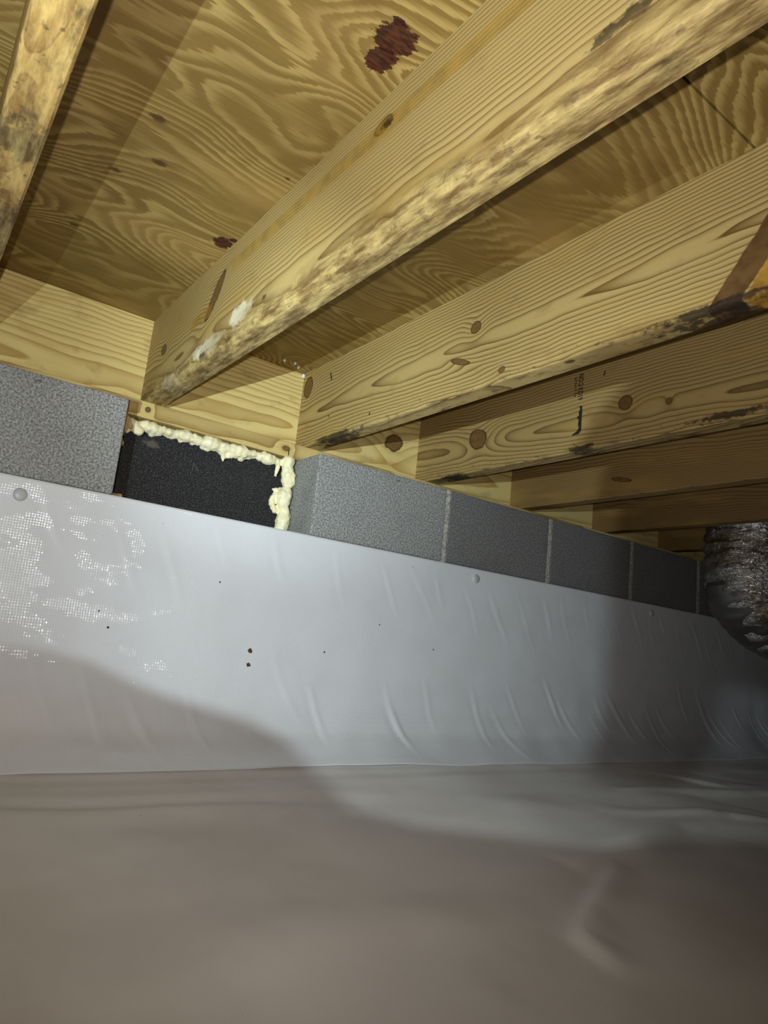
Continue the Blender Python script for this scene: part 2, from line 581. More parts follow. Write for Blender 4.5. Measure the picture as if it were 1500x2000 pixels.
yy = lambda v: v - YR         # world y -> joist-local y
MJ = {
    1: wood('pine_joist_waney', pith=(0.062, 0.062), tilt=(0.018, 0.030), freq=190, seed=1.3, early=srgb(188, 165, 106),
            knots=((-0.378, 0.124, 0.052, 0.0150, 0.008, 2.30), (yy(0.042), 0.098, 0.016, 0.011, 0.006, 0.3), (yy(-0.728), 0.160, 0.020, 0.010, 0.006, 0.0)),
            white=((yy(-0.352), 0.044, 0.050, 0.021), (yy(-0.215), 0.026, 0.080, 0.017), (yy(-0.02), 0.012, 0.06, 0.018)),
            marks=((yy(-1.068), 0.045, 0.040, 0.012), (yy(-0.85), 0.02, 0.05, 0.01), (yy(-0.735), 0.158, 0.016, 0.008), (yy(-0.19), 0.018, 0.022, 0.010),
                   (yy(0.06), 0.006, 0.06, 0.016), (yy(-0.44), 0.040, 0.012, 0.006), (yy(-0.83), 0.215, 0.03, 0.010)),
            bark=((yy(-0.70), 0.155, 0.42, 0.012, 0.0, srgb(176, 138, 46), 0.5), (yy(-0.165), 0.100, 0.050, 0.012, 0.0, srgb(176, 130, 48), 0.55)),
            rot=0.9, mold=0.55),
    2: wood('pine_joist_cathedral', pith=(0.048, 0.085), tilt=(0.028, -0.010), freq=150, seed=4.1, lstr=0.95, early=srgb(184, 160, 102),
            knots=((yy(0.126), 0.158, 0.022, 0.026, 0.010, 0.0), (yy(-0.486), 0.121, 0.013, 0.011, 0.012, 0.0), (yy(-0.452), 0.064, 0.028, 0.006, 0.006, 0.35),
                   (yy(-0.56), 0.02, 0.008, 0.006, 0.004, 0)),
            bark=((-1.152, -0.002, 0.040, 0.026, 2.21, srgb(186, 138, 50), 0.95), (-1.120, 0.030, 0.085, 0.0175, 2.21, srgb(112, 82, 44), 1.0)),
            marks=((yy(-0.03), 0.003, 0.12, 0.008), (yy(-0.92), 0.004, 0.12, 0.008)), mold=0.6, mold_h=0.010),
    3: wood('pine_joist_stamped', pith=(0.055, 0.075), tilt=(0.02, 0.02), freq=160, seed=7.7, early=srgb(172, 146, 92), late=srgb(86, 62, 30), 
            knots=((yy(-0.091), 0.086, 0.034, 0.024, 0.016, 0.3), (yy(-0.527), 0.084, 0.017, 0.015, 0.010, 0.0), (yy(-0.627), 0.066, 0.007, 0.007, 0.005, 0.0)),
            marks=((yy(-0.42), 0.006, 0.05, 0.010), (yy(-0.75), 0.012, 0.10, 0.010), (yy(0.0), 0.0, 0.06, 0.006)), mold=0.7, mold_h=0.012),
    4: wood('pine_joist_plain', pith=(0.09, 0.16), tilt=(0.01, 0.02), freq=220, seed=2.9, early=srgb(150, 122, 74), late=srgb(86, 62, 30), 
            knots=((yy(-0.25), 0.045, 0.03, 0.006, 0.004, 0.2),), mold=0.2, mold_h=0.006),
    0: wood('pine_joist_mouldy', pith=(0.03, -0.05), tilt=(0.02, 0.0), freq=210, seed=9.4, early=srgb(196, 158, 88), late=srgb(128, 88, 40),
            marks=((yy(-0.42), 0.0, 0.10, 0.03), (yy(-0.62), 0.0, 0.05, 0.02)), rot=0.55, mold=0.75, mold_h=0.03),
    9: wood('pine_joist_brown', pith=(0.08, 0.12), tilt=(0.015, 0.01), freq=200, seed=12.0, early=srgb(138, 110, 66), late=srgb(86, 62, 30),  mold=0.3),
}
jm = {0: joist_mesh(LJ, wane0, 0.012, 3), 1: joist_mesh(LJ, wane1, 0.007, 1), 2: joist_mesh(LJ, wane2, 0.010, 2)}
jm_plain = joist_mesh(LJ, None, 0.1, 5)
JL = {0: 'mould-stained pine floor joist at the upper left corner of the photo',
      1: 'waney-edged pine floor joist with white fungus, nearest over the vent opening',
      2: 'pine floor joist with cathedral grain and a dark bark pocket, right of the waney-edged joist',
      3: 'pine floor joist printed with a black grade stamp',
      4: 'pine floor joist next right of the stamped joist, with tight straight grain',
      5: 'shaded pine floor joist in front of the silver duct',
      6: 'dim pine floor joist just behind the silver duct',
      7: 'first pine floor joist beyond the silver duct', 8: 'second pine floor joist beyond the silver duct', 9: 'last pine floor joist by the far right wall',
      -1: 'pine floor joist just outside the left edge of the photo', -2: 'second pine floor joist outside the left edge of the photo', -3: 'last pine floor joist by the left wall'}
joists = {}
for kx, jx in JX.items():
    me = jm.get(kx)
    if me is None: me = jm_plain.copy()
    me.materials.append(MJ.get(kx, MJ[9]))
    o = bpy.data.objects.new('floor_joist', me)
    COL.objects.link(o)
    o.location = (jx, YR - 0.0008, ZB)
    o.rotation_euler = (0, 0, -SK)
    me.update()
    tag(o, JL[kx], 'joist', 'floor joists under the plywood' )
    joists[kx] = o

M_RIM = wood('pine_rim', pith=(0.235, 0.050), tilt=(0.02, 0.02), freq=105, seed=3.3, axis='x', lstr=0.75, early=srgb(224, 204, 134), late=srgb(170, 132, 68),
             knots=((0.318, 0.095, 0.030, 0.024, 0.02, 0.3),), mold=0.0, wob=1.2)
rim = box('rim_joist', (X0, YR, 0.0), (X1, YR + 0.038, H), M_RIM, bev=0.0012, loc=(0, 0, ZB))
tag(rim, 'pale yellow pine rim board closing the joist ends along the block wall', 'rim joist')
M_PLATE = wood('pine_sill', pith=(0.25, 0.020), tilt=(0.004, 0.01), freq=230, seed=6.2, axis='x', early=srgb(212, 190, 122), late=srgb(138, 104, 54),
               knots=((-0.035, 0.020, 0.010, 0.006, 0.006, 0.0), (-0.37, 0.02, 0.006, 0.006, 0.004, 0)), mold=0.2, mold_h=0.008)
plate = box('sill_plate', (X0, YP, 0.0005), (X1, YP + 0.14, ZB - 0.0003), M_PLATE, bev=0.0012)
tag(plate, 'flat pine sill plate on top of the blocks, bridging the vent opening', 'sill plate')

# nails and staples left in the timber
m, b, P, x, y, z = new_mat('dark_steel')
M_NAIL = finish(m, b, srgb(38, 34, 30), 0.5, metal=0.6)


def bar(name, a, b2, wd, th, mat, parent):
    """a flat bar from a to b in the parent's local frame"""
    a, b2 = Vector(a), Vector(b2)
    d = (b2 - a)
    L = d.length
    bm = boxbm((-wd / 2, -th / 2, 0), (wd / 2, th / 2, L), 0.0003)
    bm.transform(d.to_track_quat('Z', 'Y').to_matrix().to_4x4())
    return bmobj(name, bm, mat, parent, a)


for jk, y0, z0, y1, z1 in ((2, 0.02, 0.168, 0.012, 0.148), (2, -0.17, 0.028, -0.169, 0.022), (3, -0.475, 0.168, -0.472, 0.158), (2, 0.004, 0.058, 0.006, 0.055)):
    bar('nail', (-0.0004, yy(y0), z0), (-0.0004, yy(y1), z1), 0.0026, 0.002, M_NAIL, joists[jk])
bar('nail', (-0.028, YP - 0.0004, 0.016), (-0.027, YP - 0.0004, 0.004), 0.0026, 0.0016, M_NAIL, plate)

# grade stamp on the fourth joist
m, b, P, x, y, z = new_mat('stamp_ink')
M_INK = finish(m, b, mixc(smooth(noise(P, 300.0, 2.0), 0.35, 0.6), srgb(20, 18, 16), srgb(46, 38, 28)), 0.7)


def text_mesh(body, size, loc, parent, squeeze=0.6):
    cu = bpy.data.curves.new('grade_stamp', 'FONT')
    cu.body = body
    cu.size = size
    cu.extrude = 0.0002
    cu.offset = 0.02 * size
    tmp = bpy.data.objects.new('tmp_text', cu)
    COL.objects.link(tmp)
    bpy.context.view_layer.update()
    me = bpy.data.meshes.new_from_object(tmp.evaluated_get(bpy.context.evaluated_depsgraph_get()))
    bpy.data.objects.remove(tmp)
    # text x -> down (-z), text y -> toward the camera (-y), normal -> -x
    me.transform(Matrix(((0, 0, -1, 0), (0, -1, 0, 0), (-squeeze, 0, 0, 0), (0, 0, 0, 1))))
    me.materials.clear()
    me.materials.append(M_INK)
    o = bpy.data.objects.new('grade_stamp', me)
    COL.objects.link(o)
    o.parent = parent
    o.location = loc
    return o


text_mesh('NO.2 KD19', 0.0185, (-0.0002, yy(-0.4050), 0.178), joists[3], 0.66)
text_mesh('S-P 0 4 17 7 4', 0.0095, (-0.0002, yy(-0.3935), 0.174), joists[3], 0.85)
sm = [(0, 0.103), (-0.0060, 0.102), (-0.0075, 0.094), (-0.0045, 0.088), (-0.0062, 0.083), (-0.0015, 0.078), (-0.0055, 0.071), (-0.0045, 0.060),
      (-0.0068, 0.053), (-0.003, 0.046), (0.0065, 0.040), (0.0070, 0.038), (-0.0065, 0.0385), (-0.0115, 0.045), (-0.0115, 0.07), (-0.0118, 0.09), (-0.011, 0.103)]
n = len(sm)
vv = [(-0.0005, yy(-0.4030) + a * 1.35, c) for a, c in sm] + [(0.0002, yy(-0.4030) + a * 1.35, c) for a, c in sm]
obj('grade_stamp', vv, [tuple(range(n))[::-1], tuple(range(n, 2 * n))] + [(i, (i + 1) % n, n + (i + 1) % n, n + i) for i in range(n)], M_INK, joists[3])

# ------------------------------------------------------------------ vent opening: black foam board and sprayed foam
m, b, P, x, y, z = new_mat('black_foam_board')
g = noise(P, 330.0, 2.0, 0.6)
col = mixc(smooth(g, 0.50, 0.72), srgb(34, 33, 33), srgb(84, 82, 82))
col = mixc(smooth(noise(P, 520.0, 1.0), 0.64, 0.72), col, srgb(140, 140, 146))
u = (((x - 0.095) / 0.022) ** 2.0 + ((z - 0.155) / 0.012) ** 2.0).sqrt() + (noise(P, 110.0, 3.0) - 0.5) * 1.6
col = mixc(smooth(u, 0.9, 0.4) * 0.55, col, srgb(120, 112, 100))
M_BOARD = finish(m, b, col, 0.75, g, 0.7, 0.002, spec=0.3)
bd = box('vent_panel', (0.002, 0, 0), (-XL - 0.002, 0.045, 0.198), M_BOARD, loc=(XL, 0.1315, -0.1995), bev=0.002)
tag(bd, 'black granular foam panel plugging the vent opening in the block wall', 'panel')
m, b, P, x, y, z = new_mat('thin_steel')
M_WIRE = finish(m, b, srgb(190, 188, 182), 0.35, metal=0.8)
st = empty('staple', (XL + 0.19, 0.1252, -0.075))
tag(st, 'tiny bent wire staple sticking out of the black vent panel', 'staple')
bar('wire_leg', (0, 0, -0.008), (0, -0.001, 0.010), 0.0009, 0.0009, M_WIRE, st)
bar('wire_leg', (0, -0.001, 0.010), (0.013, -0.002, -0.006), 0.0009, 0.0009, M_WIRE, st)


def mat_foam(name, ca, cb):
    m, b, P, x, y, z = new_mat(name)
    n_ = noise(P, 70.0, 4.0, 0.6)
    col = mixc(smooth(n_, 0.4, 0.75), ca, cb)
    b.inputs['Subsurface Weight'].default_value = 0.15
    b.inputs['Subsurface Radius'].default_value = (0.004, 0.003, 0.002)
    b.inputs['Subsurface Scale'].default_value = 1.0
    return finish(m, b, col, 0.5, noise(P, 220.0, 3.0), 0.35, 0.0015, spec=0.4)


M_FOAM = mat_foam('cream_foam', srgb(250, 243, 204), srgb(238, 224, 172))
M_FOAM2 = mat_foam('tan_foam', srgb(206, 178, 136), srgb(182, 150, 108))


def foam(name, balls, mat, voxel=0.0022, rough=0.0022):
    bm = bmesh.new()
    for (px, py, pz, rr) in balls:
        bmesh.ops.create_icosphere(bm, subdivisions=3, radius=rr, matrix=Matrix.Translation((px, py, pz)))
    o = bmobj(name, bm, mat, None)
    r = o.modifiers.new('r', 'REMESH'); r.mode = 'VOXEL'; r.voxel_size = voxel; r.use_smooth_shade = True
    s_ = o.modifiers.new('s', 'SMOOTH'); s_.factor = 0.5; s_.iterations = 2
    dg = bpy.context.evaluated_depsgraph_get()
    dg.update()
    me = bpy.data.meshes.new_from_object(o.evaluated_get(dg))
    o.modifiers.clear()
    old = o.data
    o.data = me
    bpy.data.meshes.remove(old)
    for q in me.vertices:
        c = q.co
        d = mnoise.noise(c * 95.0) + 0.5 * mnoise.noise(c * 210.0)
        q.co = c + q.normal * d * rough
    me.polygons.foreach_set('use_smooth', [True] * len(me.polygons))
    me.update()
    return o


R2 = random.Random(11)
balls = []
# bead along the top, under the plate, from left to right
xx_ = XL + 0.028
while xx_ < -0.010:
    t = (xx_ - XL) / -XL
    rr = 0.0105 + 0.003 * math.sin(t * 40) + R2.uniform(-0.001, 0.0015)
    zz = -0.012 - R2.uniform(0, 0.004)
    if 0.40 < t < 0.68: rr += 0.003
    balls.append((xx_, 0.112 + R2.uniform(-0.003, 0.003), zz, rr))
    if R2.random() < 0.4: balls.append((xx_, 0.116, zz - rr * 0.8, rr * 0.55))
    xx_ += rr * 0.75
for i in range(6):                                              # the pointed drip at mid span
    balls.append((XL + 0.247 + i * 0.0012, 0.114, -0.024 - i * 0.0042, 0.010 - i * 0.0014))
for i in range(5):
    balls.append((XL + 0.262 + i * 0.008, 0.114, -0.023 - (4 - i) * 0.002, 0.008))
for i in range(4):                                              # lump at the left end
    balls.append((XL + 0.038 + i * 0.006, 0.108, -0.018 - 0.004 * i, 0.010))
for px, pz in ((0.034, -0.034), (0.056, -0.032)):
    balls.append((XL + px, 0.109, pz, 0.006))
zz = -0.010                                                     # bead down the right side
while zz > -0.205:
    off = 0.006 * math.sin(zz * 75) + R2.uniform(-0.002, 0.002)
    rr = 0.0150 + 0.003 * math.sin(zz * 120 + 1) + R2.uniform(-0.001, 0.0015)
    if -0.085 < zz < -0.070: rr = 0.0095
    balls.append((-0.021 + off * 0.6, 0.106, zz, rr))
    zz -= rr * 0.62
for i in range(4): balls.append((-0.046 - 0.001 * i, 0.114, -0.030 - i * 0.006, 0.0058 - 0.0004 * i))
for i in range(7): balls.append((-0.037 - 0.014 * math.sin(i * 0.5), 0.113, -0.088 - i * 0.0075, 0.0072))
for i in range(3): balls.append((-0.034 - i * 0.008, 0.113, -0.080 - 0.002 * i, 0.006 - i * 0.001))
f1 = foam('spray_foam', balls, M_FOAM)
tag(f1, 'cream bead of hardened spray foam along the top and right edge of the black panel', 'spray foam')
balls = [(XL + 0.012 + R2.uniform(0, 0.010), 0.100 + R2.uniform(-0.006, 0.010), -0.010 - i * 0.0062, 0.0115 - 0.0004 * i) for i in range(11)]
balls += [(XL + 0.026 + i * 0.004, 0.104, -0.014 - 0.004 * i, 0.0085 - 0.0006 * i) for i in range(4)]
f2 = foam('spray_foam', balls, M_FOAM2)
tag(f2, 'tan dirty lump of spray foam in the upper left corner of the vent opening', 'spray foam')
balls = [(XL + 0.006 + i * 0.0055, 0.075 + 0.003 * i, -0.183 + R2.uniform(-0.003, 0.004), 0.0085) for i in range(6)]
f3 = foam('spray_foam', balls, M_FOAM2)
tag(f3, 'small tan foam scrap at the lower left corner of the black panel', 'spray foam')
balls = [(-0.255 + i * 0.005, 0.110, -0.196 + R2.uniform(-0.001, 0.001), 0.0060) for i in range(6)]
f4 = foam('spray_foam', balls, M_FOAM2)
tag(f4, 'sliver of foam peeking over the liner edge below the black panel', 'spray foam')

# droplets of foam by the joist corners
m, b, P, x, y, z = new_mat('white_drop')
M_DROP = finish(m, b, srgb(236, 236, 230), 0.25)


def drop(name, loc, r, label, mat=M_DROP, squash=1.3):
    bm = bmesh.new()
    bmesh.ops.create_icosphere(bm, subdivisions=2, radius=r)
    for q in bm.verts:
        q.co.z *= squash
        if q.co.z > 0: q.co.x *= 1 - 0.35 * q.co.z / (r * squash); q.co.y *= 1 - 0.35 * q.co.z / (r * squash)
    o = bmobj(name, bm, mat, None, loc, True)
    return tag(o, label, 'droplet')


drop('white_droplet', (JX[2] - 0.0045, YR - 0.0045, T - 0.0065), 0.0048, 'white droplet in the upper corner between rim board and the cathedral-grain joist')
drop('white_droplet', (JX[2] + 0.009, YR - 0.045, ZB + 0.0046), 0.0038, 'white droplet at the foot of the cathedral-grain joist, on the sill plate')
for i, (dx_, dy_) in enumerate(((-0.085, 0.05), (-0.058, 0.055), (-0.040, 0.04))):
    drop('water_droplet', (JX[2] + dx_, YR - dy_, T - 0.0044), 0.0035,
         ('clear droplet on the plywood, farthest left of three by the rim', 'clear droplet on the plywood, middle of three by the rim', 'clear droplet on the plywood, right of three by the rim')[i], M_DROP)

# ------------------------------------------------------------------ liners
R3 = random.Random(21)
xs = np.arange(X0 + 0.002, X1 - 0.002, 0.006)
# profile down the wall, then out over the floor
prof = [(-0.0045, ZM), (-0.0050, -0.28), (-0.008, -0.40), (-0.016, -0.50), (-0.032, -0.565), (-0.060, -0.617), (-0.100, -0.650), (-0.15, -0.672), (-0.21, -0.686), (-0.28, -0.694), (-0.36, -0.700)]
pp = np.array(prof)
seg = np.r_[0, np.cumsum(np.hypot(*np.diff(pp, axis=0).T))]
ss = np.arange(0, seg[-1], 0.005)
py = np.interp(ss, seg, pp[:, 0]); pz = np.interp(ss, seg, pp[:, 1])
for _ in range(12):
    py[1:-1] = (py[:-2] + 2 * py[1:-1] + py[2:]) / 4
    pz[1:-1] = (pz[:-2] + 2 * pz[1:-1] + pz[2:]) / 4
FPY, FPZ = py.copy(), pz.copy()                   # the whole curve; the floor sheet takes over from the seam
keep = py > -0.140
ss, py, pz = ss[keep], py[keep], pz[keep]
XX, SS = np.meshgrid(xs, ss, indexing='ij')
s_full = np.r_[0, np.cumsum(np.hypot(np.diff(FPY), np.diff(FPZ)))]
s_eff = SS * (1 + 0.035 * vnoise(XX * 1.6, SS * 0 + 0.5, 8) + 0.006 * vnoise(XX * 7, SS * 0 + 0.5, 9))
PY = np.interp(s_eff, s_full, FPY); PZ = np.interp(s_eff, s_full, FPZ)
dis = np.zeros_like(XX)


def ridge(xa, sa, xb, sb, wd, hgt):
    """a crease from (xa, sa) to (xb, sb) in liner coordinates"""
    global dis
    d = np.array([xb - xa, sb - sa]); L = np.hypot(*d); d /= L
    cx_ = (xa + xb) / 2
    i0 = max(0, int((min(xa, xb) - 0.12 - xs[0]) / 0.006)); i1 = int((max(xa, xb) + 0.12 - xs[0]) / 0.006)
    if i1 <= i0: return
    A = XX[i0:i1]; B = SS[i0:i1]
    t = (A - xa) * d[0] + (B - sa) * d[1]
    q = -(A - xa) * d[1] + (B - sa) * d[0]
    q = q + 0.006 * np.sin(t / L * 3.1 + xa * 40)
    env = np.sin(np.clip(t / L, 0, 1) * math.pi) ** 0.8
    dis[i0:i1] += hgt * env * (np.exp(-(q / wd) ** 2) - 0.45 * np.exp(-((q - 1.8 * wd) / (1.6 * wd)) ** 2))


xq = -1.9
while xq < 2.9:
    dens = 1.0 if xq > 0.15 else 0.55
    a = R3.uniform(0.01, 0.05); L = R3.uniform(0.08, 0.17)
    ridge(xq, a, xq + L * R3.uniform(0.35, 0.62), a + L, R3.uniform(0.0045, 0.007), R3.uniform(0.0004, 0.0012))
    a = R3.uniform(0.24, 0.36); L = R3.uniform(0.10, 0.22)
    x2 = xq + R3.uniform(-0.04, 0.04)
    ridge(x2, a, x2 + L * R3.uniform(0.2, 0.5), a + L, R3.uniform(0.0045, 0.008), R3.uniform(0.0007, 0.0019))
    xq += R3.uniform(0.055, 0.12) / dens
lowS = sstep(SS, 0.15, 0.45)
dis += (0.004 * vnoise(XX * 5, SS * 5, 3) + 0.0015 * vnoise(XX * 14 + SS * 6, SS * 9, 4)) * sstep(SS, 0.02, 0.15) * (0.35 + 0.9 * lowS)
dis *= 1 - 0.8 * sstep(SS, 0.50, 0.56)
dis = np.maximum(dis, -0.0035 - 0.004 * lowS * (1 - sstep(SS, 0.50, 0.56)))
NY, NZ = -np.gradient(pz, ss), np.gradient(py, ss)
nl = np.hypot(NY, NZ)
PYd = PY - dis * np.abs(NY / nl)[None]
PZd = PZ + dis * np.abs(NZ / nl)[None]
liner = grid_obj('wall_liner', np.stack([XX, PYd, PZd], -1), M_LINER)
so = liner.modifiers.new('t', 'SOLIDIFY'); so.thickness = 0.0008; so.offset = 0
tag(liner, 'white reinforced plastic liner hung on the block wall and curving onto the floor', 'liner')

# floor sheet over uneven ground
fx = np.arange(X0 + 0.002, X1 - 0.002, 0.012)
fy = np.arange(YB + 0.002, -0.028, 0.011)
FX, FY = np.meshgrid(fx, fy, indexing='ij')


def fold(A, B, pts, wd, hgt, skew=0.5):
    """a rounded fold along a polyline"""
    best = np.full(A.shape, 1e9); side = np.zeros(A.shape); env = np.zeros(A.shape)
    tot = len(pts) - 1
    for i in range(tot):
        a, b2 = np.array(pts[i]), np.array(pts[i + 1])
        d = b2 - a; L = np.hypot(*d); d = d / L
        t = np.clip(((A - a[0]) * d[0] + (B - a[1]) * d[1]), 0, L)
        ox, oy = A - a[0] - t * d[0], B - a[1] - t * d[1]
        dist = np.hypot(ox, oy); sd = np.sign(ox * -d[1] + oy * d[0])
        u = best > dist
        best = np.where(u, dist, best); side = np.where(u, sd, side); env = np.where(u, np.sin((i + t / L) / tot * math.pi) ** 0.6, env)
    wq = wd * np.where(side > 0, 1 + skew, 1 - skew)
    return hgt * env * np.exp(-(best / wq) ** 2)


def floor_height(A, B):
    z = ZF - 0.12 * np.clip(-0.36 - B, 0, 0.55) + 0.010 * vnoise(A * 1.7, B * 1.9, 1) + 0.007 * vnoise(A * 4.1 + B, B * 4.6, 2) + 0.0035 * vnoise(A * 7 + 2 * B, B * 12, 5)
    z += fold(A, B, [(-0.75, -0.20), (-0.45, -0.225), (-0.10, -0.22), (0.12, -0.24)], 0.030, 0.011, 0.4)
    z += fold(A, B, [(-0.70, -0.30), (-0.35, -0.28), (0.00, -0.30)], 0.035, 0.009, -0.3)
    z += fold(A, B, [(0.30, -0.62), (0.14, -0.70), (0.02, -0.76), (0.0, -0.84)], 0.022, 0.012, 0.5)
    z += fold(A, B, [(0.20, -0.60), (0.40, -0.58), (0.62, -0.52), (0.85, -0.50)], 0.04, 0.016, 0.3)
    z += fold(A, B, [(0.55, -0.40), (0.85, -0.50), (1.2, -0.66)], 0.020, 0.008, 0.3)
    z += fold(A, B, [(0.75, -0.30), (1.00, -0.36), (1.4, -0.44)], 0.022, 0.010, 0.3)
    z += fold(A, B, [(0.95, -0.16), (1.10, -0.22), (1.20, -0.34)], 0.016, 0.010, 0.3)
    z += fold(A, B, [(1.25, -0.22), (1.45, -0.20), (1.7, -0.24)], 0.018, 0.010, 0.3)
    z += fold(A, B, [(-0.9, -0.62), (-0.55, -0.70), (-0.2, -0.66), (0.1, -0.72)], 0.06, 0.010, 0.2)
    z += fold(A, B, [(-0.75, -0.80), (-0.45, -0.86), (-0.15, -0.82)], 0.05, 0.010, 0.2)
    z += 0.003 * np.abs(vnoise((A + B * 0.9) * 9, (A - B) * 2.2, 12)) * sstep(A, 0.3, 0.9)
    return z


FZ = floor_height(FX, FY)
pzi = np.interp(-FY, -FPY, FPZ)                    # the sheet's own curve
near = sstep(FY, -0.36, -0.20)
slope = -0.12 * np.clip(-0.36 - FY, 0, 0.55)
hump = FZ - ZF - slope
FZ = np.where(FY > -0.36, pzi, ZF + slope) + hump * (1 - 0.85 * sstep(FY, -0.30, -0.16))
FZ = np.where(FY > -0.165, pzi - 0.0025 + 0.15 * hump * (1 - sstep(FY, -0.165, -0.14)) - 0.02 * sstep(FY, -0.12, -0.05), FZ)
fl = grid_obj('floor', np.stack([FX, FY, FZ], -1), M_FLOOR)
tag(fl, kind='structure')
gr = box('floor_subgrade', (X0, YB, -0.86), (X1, 0.0, -0.815), M_BLOCK2)
gr.parent = fl

# round push pins holding the liner
m, b, P, x, y, z = new_mat('pin_plastic')
M_PIN = finish(m, b, srgb(186, 189, 188), 0.4)


def pin(x, z, label):
    e = empty('liner_pin', (x, -0.0052, z))
    bm = bmesh.new()
    pr = [(0.0115, 0.0), (0.0118, 0.0012), (0.0105, 0.0026), (0.0060, 0.0040), (0.0, 0.0044)]
    rings = []
    for r, h in pr[:-1]:
        rings.append([bm.verts.new((r * math.cos(a * math.pi / 12), -h, r * math.sin(a * math.pi / 12))) for a in range(24)])
    tip = bm.verts.new((0, -pr[-1][1], 0))
    for q0, q1 in zip(rings, rings[1:]):
        for i in range(24): bm.faces.new((q0[i], q0[(i + 1) % 24], q1[(i + 1) % 24], q1[i]))
    for i in range(24): bm.faces.new((rings[-1][i], rings[-1][(i + 1) % 24], tip))
    bmobj('pin_head', bm, M_PIN, e, smooth_=True)
    box('pin_shaft', (-0.002, 0.0, -0.002), (0.002, 0.02, 0.002), M_PIN, e, 0.0004)
    tag(e, label, 'pin', 'push pins along the liner edge')


pin(-0.592, -0.2245, 'round white plastic pin in the liner at the left edge of the photo')
pin(0.5155, -0.2195, 'round white plastic pin in the liner below the second block right of the vent')
pin(1.326, -0.223, 'round pin in the shaded liner just left of the silver duct')

# crumbs of dirt on the liner
m, b, P, x, y, z = new_mat('dirt')
M_DIRT = finish(m, b, mixc(noise(P, 300.0, 2.0), srgb(40, 30, 22), srgb(104, 80, 52)), 0.9)


def cam_ray(px, py):
    return (RIGHT * ((px - 750) / FPX) + FWD - UP * ((py - 1000) / FPX))


def wall_pt(px, py):
    d = cam_ray(px, py)
    t = (0.0 - CAM.y) / d.y
    return CAM + d * t


def crumb(loc, r, label, seed):
    bm = bmesh.new()
    bmesh.ops.create_icosphere(bm, subdivisions=2, radius=r)
    for q in bm.verts:
        q.co *= 1 + 0.55 * mnoise.noise(q.co * (1.2 / r) + Vector((seed * 3.1, 0, 0)))
        q.co.y *= 0.6
    tag(bmobj('dirt_crumb', bm, M_DIRT, None, loc), label, 'crumb', 'dirt crumbs on the white liner')


def liner_y(x, z):
    i = int(np.clip(round((x - xs[0]) / 0.006), 0, len(xs) - 1))
    j = int(np.argmin(np.abs(PZd[i] - z)))
    return PYd[i, j]


for i, (px, py_, r, lb) in enumerate(((483, 1270, 0.0048, 'upper of two dark dirt crumbs at the middle of the white wall liner'),
                                      (479, 1297, 0.0042, 'lower of two dark dirt crumbs at the middle of the white wall liner'),
                                      (208, 1225, 0.0022, 'tiny dark speck on the left part of the wall liner'),
                                      (191, 1193, 0.0018, 'tiny dark speck high on the left part of the wall liner'),
                                      (427, 1137, 0.0018, 'tiny speck on the wall liner below the black panel'),
                                      (628, 1273, 0.0020, 'tiny speck on the wall liner right of the two dark crumbs'),
                                      (737, 1220, 0.0018, 'tiny speck on the wall liner under the first block'),
                                      (841, 1268, 0.0018, 'tiny speck on the wall liner under the first mortar joint'))):
    q = wall_pt(px, py_)
    yl = liner_y(q.x, q.z)
    crumb((q.x, yl - r * 0.4, q.z), r, lb, i)

# ------------------------------------------------------------------ flexible duct
m, b, P, x, y, z = new_mat('crinkled_foil')
cr = noise(P, 26.0, 4.0, 0.6, 0.6)
cr2 = (noise(comb(x * 1.0, y * 1.0, z * 2.4), 38.0, 3.0, 0.6, 1.0) - 0.5).abs()
col = mixc(smooth(noise(P, 9.0, 4.0), 0.42, 0.68), srgb(214, 212, 210), srgb(160, 146, 128))
M_FOIL = finish(m, b, col, noise(P, 14.0, 2.0) * 0.25 + 0.16, cr * 0.5 + cr2 * 1.4, 0.8, 0.012, metal=0.92)
m, b, P, x, y, z = new_mat('dull_sleeve')
M_SLEEVE = finish(m, b, mixc(noise(P, 12.0, 4.0), srgb(120, 120, 120), srgb(96, 92, 88)), 0.42, noise(P, 30.0, 4.0), 0.35, 0.004, metal=0.75)


